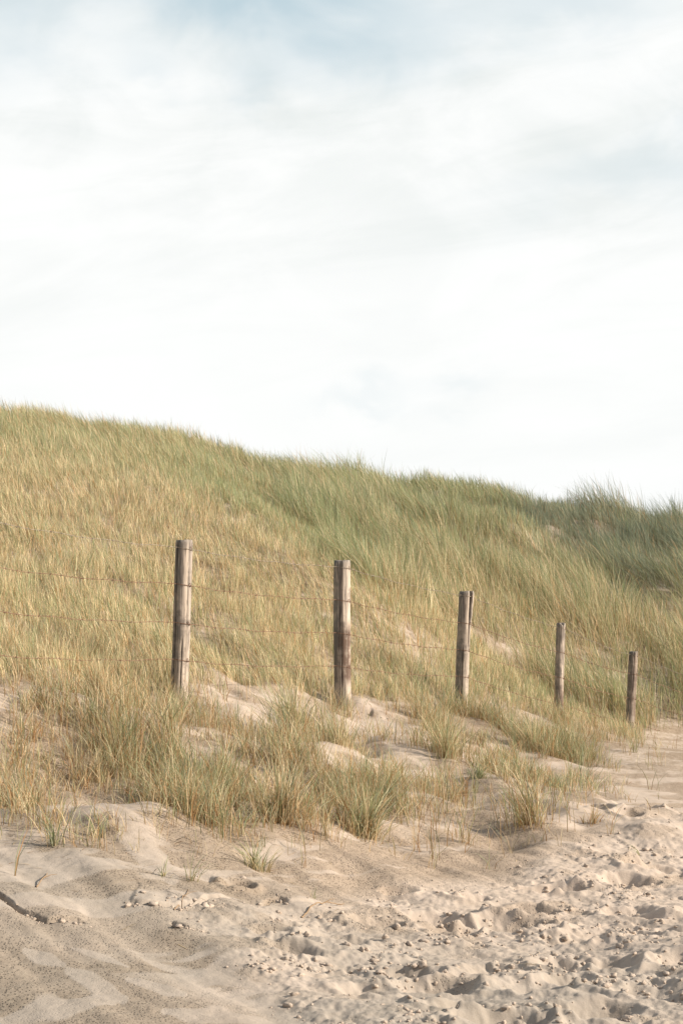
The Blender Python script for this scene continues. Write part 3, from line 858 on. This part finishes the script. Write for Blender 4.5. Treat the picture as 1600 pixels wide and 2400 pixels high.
def build_post(k, spec, fence):
    tx, ty, bx, by, Y, r, wires, label = spec
    rg = np.random.default_rng(50 + k)
    top = np.array(unproj(tx, ty, Y)); bot = np.array(unproj(bx, by, Y))
    L = top[2] - bot[2]
    under = .45
    ax = (top - bot) / L
    nz, na = 76, 64
    zz = np.linspace(-under, L, nz)
    th = np.linspace(0, 2 * np.pi, na, endpoint=False)
    TH_, ZZ = np.meshgrid(th, zz)
    rr = r * (1 + .03 * np.sin(TH_ * 2 + k) + .02 * (ZZ / L - .5) * -1)
    rr = rr * (1 + .035 * (fbm(TH_ * 1.2 + k * 7, ZZ * 3.0, 3, 500 + k) - .5) * 2 * np.abs(np.sin(TH_ / 2)))
    crack = np.zeros_like(rr)
    # angle convention: 0 = +x (right), -pi/2 = towards the camera
    cracks = [(-math.pi * (.5 + rg.uniform(-.45, .45)), rg.uniform(0, L * .6), L, .05) for _ in range(3)]
    if k == 1:
        cracks = [(-math.radians(136), 0, L * .97, .11), (-math.radians(48), .1, L * .8, .05), (-math.radians(80), .0, L * .35, .05)]
    if k == 3:
        cracks = [(-math.radians(42), L * .5, L + .1, .17), (-math.radians(95), .0, L * .5, .05)]
    for (a0, z0, z1, wd) in cracks:
        ac = a0 + .10 * (fbm(ZZ * 2.2, ZZ * 0 + a0 * 5, 2, 520 + k) - .5)
        da = np.abs((TH_ - ac + np.pi) % (2 * np.pi) - np.pi)
        e = ss(z0, z0 + .08, ZZ) * ss(z1 + .08, z1 - .02, ZZ)
        g = np.exp(-(da / wd) ** 2) * e
        crack = np.maximum(crack, g)
        rr -= r * (.16 if wd < .1 else .34) * g
    if k == 3:   # sliver standing off
        da = (TH_ + math.radians(18) + np.pi) % (2 * np.pi) - np.pi
        rr += .020 * ss(.42, .30, np.abs(da)) * ss(L * .6, L, ZZ)
    if k == 1:   # flat grey face on the left of the crack
        pass
    # bevel at the top
    rr *= 1 - .08 * ss(L - .010, L, ZZ)
    knots = [(rg.uniform(-2.8, -.3), rg.uniform(.2, L)) for _ in range(4)]
    for a0, z0 in knots:
        da = np.abs((TH_ - a0 + np.pi) % (2 * np.pi) - np.pi)
        rr += .004 * np.exp(-((da / .25) ** 2 + ((ZZ - z0) / .03) ** 2))
    topz = ZZ + np.where(ZZ > L - .001, .010 * (vnoise(TH_ * 1.5, TH_ * 0 + k, 530) - .5), 0)
    if k == 4:
        da = (TH_ + math.radians(70) + np.pi) % (2 * np.pi) - np.pi
        topz = topz - .03 * np.exp(-(da / .35) ** 2) * ss(L - .05, L, ZZ)
    PX = rr * np.cos(TH_) + ax[0] * ZZ + .006 * np.sin(ZZ * 2.6 + k)
    PY = rr * np.sin(TH_) + ax[1] * ZZ
    V = np.stack([PX, PY, topz], -1).reshape(-1, 3)
    i = np.arange(nz - 1)[:, None] * na; j = np.arange(na)[None]
    Q = np.stack([i + j, i + (j + 1) % na, i + na + (j + 1) % na, i + na + j], -1).reshape(-1, 4)
    # top cap: inner rings, slightly hollowed
    last = (nz - 1) * na
    cap = []
    cx, cy = ax[0] * L + .006 * math.sin(L * 2.6 + k), ax[1] * L
    Vl = [V]; off = len(V); prev = last
    polys = [Q]
    for fr in (.72, .4, .12):
        ring = V[last:last + na].copy()
        ring[:, 0] = cx + (ring[:, 0] - cx) * fr; ring[:, 1] = cy + (ring[:, 1] - cy) * fr
        ring[:, 2] = ring[:, 2] + .004 * (1 - fr) * (rg.random(na) - .2)
        Vl.append(ring)
        jj = np.arange(na)
        polys.append(np.stack([prev + jj, prev + (jj + 1) % na, off + (jj + 1) % na, off + jj], -1))
        prev = off; off += na
    polys_c = np.arange(prev, prev + na)[None, :]
    V = np.concatenate(Vl)
    me = np_mesh('fence_post', V, polys + [polys_c], smooth=True)
    st = np.zeros(len(V))
    zf = ZZ.ravel() / L
    if k == 2:
        st[:len(zf)] = ss(.62, .45, zf) * ss(.10, .2, zf)
    elif k == 4:
        st[:len(zf)] = ss(.5, .2, zf) * .9
    elif k == 5:
        st[:len(zf)] = .75
    else:
        st[:len(zf)] = .18
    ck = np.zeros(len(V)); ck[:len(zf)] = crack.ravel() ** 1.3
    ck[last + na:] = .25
    shade_v = np.zeros(len(V)); shade_v[:len(zf)] = (.85 * ss(.25, -.75, np.cos(TH_) + .25 * (fbm(TH_ * 2, ZZ * 5, 2, 540 + k) - .5) * 2) + .5 * ss(.93, .99, ZZ / L)).ravel().clip(0, 1); shade_v[last + na:] = .8  # painted shade round the left side; the top end is darkened too
    attr(me, 'shade_tone', 'FLOAT', shade_v)
    attr(me, 'stain', 'FLOAT', st); attr(me, 'crack', 'FLOAT', ck)
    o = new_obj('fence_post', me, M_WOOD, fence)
    o.location = bot - FENCE_O
    o['label'] = label
    # where the wires touch the post
    hits = []
    nrm = np.array([.84, -.54, 0.0])
    Vs, Fs = [], []
    for q, wy in enumerate(wires):
        _, _, wz = unproj(tx, wy, Y)
        c = bot + ax * (wz - bot[2]); c[2] = wz
        c[0] += .006 * math.sin((wz - bot[2]) * 2.6 + k)
        p = c + nrm * (r + .003)
        hits.append((p, c, r))
        # a staple: two prongs and a bridge
        s = np.array([0, 0, .013])
        t = np.array([.25, .35, 0]) * .02 * rg.uniform(-1, 1)
        path = [p - nrm * .02 + s + t, p + nrm * .004 + s + t, p + nrm * .006, p + nrm * .004 - s - t, p - nrm * .02 - s - t]
        Vs, Fs = [], []
        tube(Vs, Fs, np.array(path) - bot, .0028, 6)
        sm = np_mesh('staple', np.concatenate(Vs), Fs)
        so = new_obj('staple', sm, M_RUST, o)
    return hits


def wire_path(hits_row):
    """wire wraps the camera side of every post"""
    pts_ = []
    for i, (p, c, r) in enumerate(hits_row):
        # left edge, touch point
        for ang in (-2.3, -1.8, -1.3, -.8, -.5):
            pts_.append(('s', c + np.array([math.cos(ang), math.sin(ang), 0]) * (r + .0035) + np.array([0, 0, -.010 * (ang + 1.3)])))
        if i < len(hits_row) - 1:
            a = pts_[-1][1]
            q = hits_row[i + 1]
            b_ = q[1] + np.array([math.cos(-2.3), math.sin(-2.3), 0]) * (q[2] + .0035) + np.array([0, 0, .010])
            for t in np.linspace(0, 1, 26)[1:-1]:
                pt = a * (1 - t) + b_ * t
                pt = pt + np.array([0, 0, -.022 * 4 * t * (1 - t) + .004 * math.sin(t * 23 + i)])
                pts_.append(('f', pt))
    return pts_


fence = bpy.data.objects.new('barbed_wire_fence', None)
FENCE_O = np.array(unproj(417, 1650, 12.8))


def build_fence():
    COL.objects.link(fence)
    fence.location = FENCE_O
    tag(fence, 'old post and barbed wire fence running along the foot of the grassy dune', 'fence')
    H = [build_post(k, s, fence) for k, s in enumerate(POSTS)]
    rg = np.random.default_rng(3)
    for q in range(4):
        row = [h[q] for h in H]
        path = np.array([p for _, p in wire_path(row)])
        Vs, Fs = [], []
        # two strands twisted together
        seg = np.linalg.norm(np.diff(path, axis=0), axis=1); s = np.r_[0, np.cumsum(seg)]
        S = np.arange(0, s[-1], .012)
        fine = np.stack([np.interp(S, s, path[:, i]) for i in range(3)], -1)
        d = np.gradient(fine, axis=0); d /= np.linalg.norm(d, axis=1)[:, None]
        a = np.cross(d, [0, 0, 1.0]); a /= np.linalg.norm(a, axis=1)[:, None]; b2 = np.cross(d, a)
        ph = S / .05 * 2 * np.pi
        for g in (0, math.pi):
            tube(Vs, Fs, fine + .0012 * (np.cos(ph + g)[:, None] * a + np.sin(ph + g)[:, None] * b2), .0017 if q == 3 else .0017, 5)
        # barbs
        for sb in np.arange(.03, s[-1] - .03, .115):
            c = np.array([np.interp(sb, s, path[:, i]) for i in range(3)])
            i = min(int(sb / .012), len(d) - 1)
            for sgn in (0, 1):
                an = rg.uniform(0, math.pi) + sgn * 1.5
                v = a[i] * math.cos(an) + b2[i] * math.sin(an)
                tube(Vs, Fs, [c - v * .011 + d[i] * .004, c, c + v * .011 - d[i] * .003], [.0008, .0018, .0008], 4)
            loop = [c + d[i] * (.007 * (t - .5)) + .0034 * (a[i] * math.cos(t * 12.6) + b2[i] * math.sin(t * 12.6)) for t in np.linspace(0, 1, 11)]
            tube(Vs, Fs, loop, .0010, 4)
        me = np_mesh('barbed_wire', np.concatenate(Vs) - FENCE_O, Fs)
        o = new_obj('barbed_wire', me, M_ZINC if q == 0 else M_RUST, fence)
        if q == 0:
            o['label'] = 'greyish galvanised top wire'


# ------------------------------------------------------------------ clods of sand and a twig
def build_litter():
    n = 9000
    X, Y = scatter(n, -.26, .24, 6.6, 17, lambda y: (9 / y) ** 1.2)
    px, py = project(X, Y, base_h(X, Y))
    fg, hill = grass_map(px, py)
    near = blobs(px, py, [(a, b + 25, c * 1.25, d * 1.4, t, w) for a, b, c, d, t, w in FG], .9)
    k = RNG.random(n) < np.clip(near * .5 + .004, 0, .8) * (hill < .6)
    X, Y = X[k], Y[k]
    N = len(X)
    an = RNG.uniform(0, 2 * np.pi, N)
    L = RNG.uniform(2.5, 6, N)
    h = RNG.uniform(.008, .032, N)
    tip = np.where((RNG.random(N) < .5)[:, None], STRAW, np.where((RNG.random(N) < .5)[:, None], RUST, BROWN)) * RNG.uniform(.5, 1.05, (N, 1))
    me = blade_mesh('dead_stems', np.c_[X, Y, terrain(X, Y) + .002], h, RNG.uniform(.003, .006, N), np.stack([np.cos(an), np.sin(an)], -1) * L[:, None], tip, tip * .8, 1.1)
    o = bpy.data.objects.new('dead_stems', me); COL.objects.link(o)
    tag(o, 'dead straw stems and scraps lying on the sand among the bank grass', 'dead stems', kind='stuff')


def build_clods():
    rg = np.random.default_rng(9)
    n = 30000
    Y = rg.uniform(5.6, 12.5, n) ; X = rg.uniform(-.22, .24, n) * Y
    z = base_h(X, Y); px, py = project(X, Y, z)
    ch = masks(px, py)
    cl = ss(.48, .58, fbm(X / .24 + 7, Y / .17, 3, 75))
    keep = rg.random(n) < ch * (.03 + cl) * .45
    X, Y = X[keep], Y[keep]
    # extra heaps round the prints
    ex, ey = [], []
    for fx, fy in zip(FX, FY):
        k = rg.integers(5, 16)
        a = rg.uniform(0, 2 * np.pi, k)
        ex.append(fx + np.cos(a) * rg.uniform(.10, .24, k)); ey.append(fy + np.sin(a) * rg.uniform(.08, .2, k))
    for lx, ly, dep in LW:
        k = int(26 * (lx.max() - lx.min()) / .3)
        t = rg.uniform(0, len(lx) - 1, k)
        ex.append(np.interp(t, np.arange(len(lx)), lx) + rg.normal(0, .012, k)); ey.append(np.interp(t, np.arange(len(lx)), ly) - np.abs(rg.normal(.02, .022, k)))
    X = np.r_[X, np.concatenate(ex)]; Y = np.r_[Y, np.concatenate(ey)]
    z = terrain(X, Y)
    import bmesh
    bm = bmesh.new(); bmesh.ops.create_icosphere(bm, subdivisions=2, radius=1)
    bv = np.array([v.co[:] for v in bm.verts]); bf = np.array([[v.index for v in f.verts] for f in bm.faces]); bm.free()
    N = len(X)
    s = np.clip(rg.lognormal(-5.35, .6, N), .002, .018)
    th = rg.uniform(0, 2 * np.pi, N)
    sc = rg.uniform(.6, 1.25, (N, 3)) * s[:, None]; sc[:, 2] *= .7
    jit = 1 + .42 * rg.normal(0, 1, (N, len(bv), 1)).clip(-1.5, 1.5) * .7
    P_ = bv[None] * jit * sc[:, None]
    c, si = np.cos(th)[:, None], np.sin(th)[:, None]
    Vx = P_[..., 0] * c - P_[..., 1] * si; Vy = P_[..., 0] * si + P_[..., 1] * c
    V = np.stack([Vx + X[:, None], Vy + Y[:, None], P_[..., 2] + (z + s * .18)[:, None]], -1).reshape(-1, 3)
    Fc = (bf[None] + (np.arange(N) * len(bv))[:, None, None]).reshape(-1, 3)
    me = np_mesh('sand_clods', V, [Fc])
    attr(me, 'crust', 'FLOAT', np.repeat(rg.random(N) * .25, len(bv))); attr(me, 'litter', 'FLOAT', np.zeros(len(V)))
    o = new_obj('sand_clods', me, M_SAND)
    tag(o, 'small crumbled clods of sand strewn over the trodden beach', 'sand clods', kind='stuff')


def build_twigs():
    m, b = new_mat('dry_twig')
    bs = b.n('ShaderNodeBsdfPrincipled')
    b.set(bs.inputs['Base Color'], b.mix(b.noise(b.n('ShaderNodeTexCoord').outputs['Object'], 60), c4(.22, .14, .08), c4(.40, .28, .17)))
    bs.inputs['Roughness'].default_value = .9
    b.set(b.n('ShaderNodeOutputMaterial').inputs[0], bs.outputs[0])
    for pl, rad, lab in [([(706, 2150), (730, 2138), (756, 2130), (790, 2127), (806, 2122)], .004, 'thin curved brown twig lying on the bare slope left of the trodden sand'),
                         ([(408, 2138), (424, 2128), (436, 2112), (442, 2092)], .003, 'pale curved dry stem beside the broken sand ledge'),
                         ([(85, 2075), (100, 2058), (112, 2042)], .004, 'short pale straw lying on sand at the lower left')]:
        a = np.array(pl, float)
        X, Y, Z = march(a[:, 0], a[:, 1], base_h)
        t = np.linspace(0, 1, 24); tt = np.linspace(0, 1, len(X))
        x = np.interp(t, tt, X); y = np.interp(t, tt, Y)
        z = terrain(x, y) + rad * .9 + .012 * np.sin(t * math.pi) ** 2
        o0 = np.array([x[0], y[0], z[0]])
        Vs, Fs = [], []
        tube(Vs, Fs, np.c_[x, y, z] - o0, np.linspace(rad, rad * .4, 24), 6)
        # a side shoot
        i = 12
        br = np.array([[x[i], y[i], z[i]], [x[i] + .03, y[i] + .02, z[i] + .012], [x[i] + .055, y[i] + .05, z[i] + .01]]) - o0
        tube(Vs, Fs, br, [rad * .6, rad * .4, rad * .2], 5)
        o = new_obj('twig', np_mesh('twig', np.concatenate(Vs), Fs), m)
        o.location = o0
        tag(o, lab, 'twig', group='dry twigs and stems on the sand')


build_ground()
build_fence()
build_hill()
build_foreground()
build_tufts()
build_clods()
build_litter()
build_twigs()
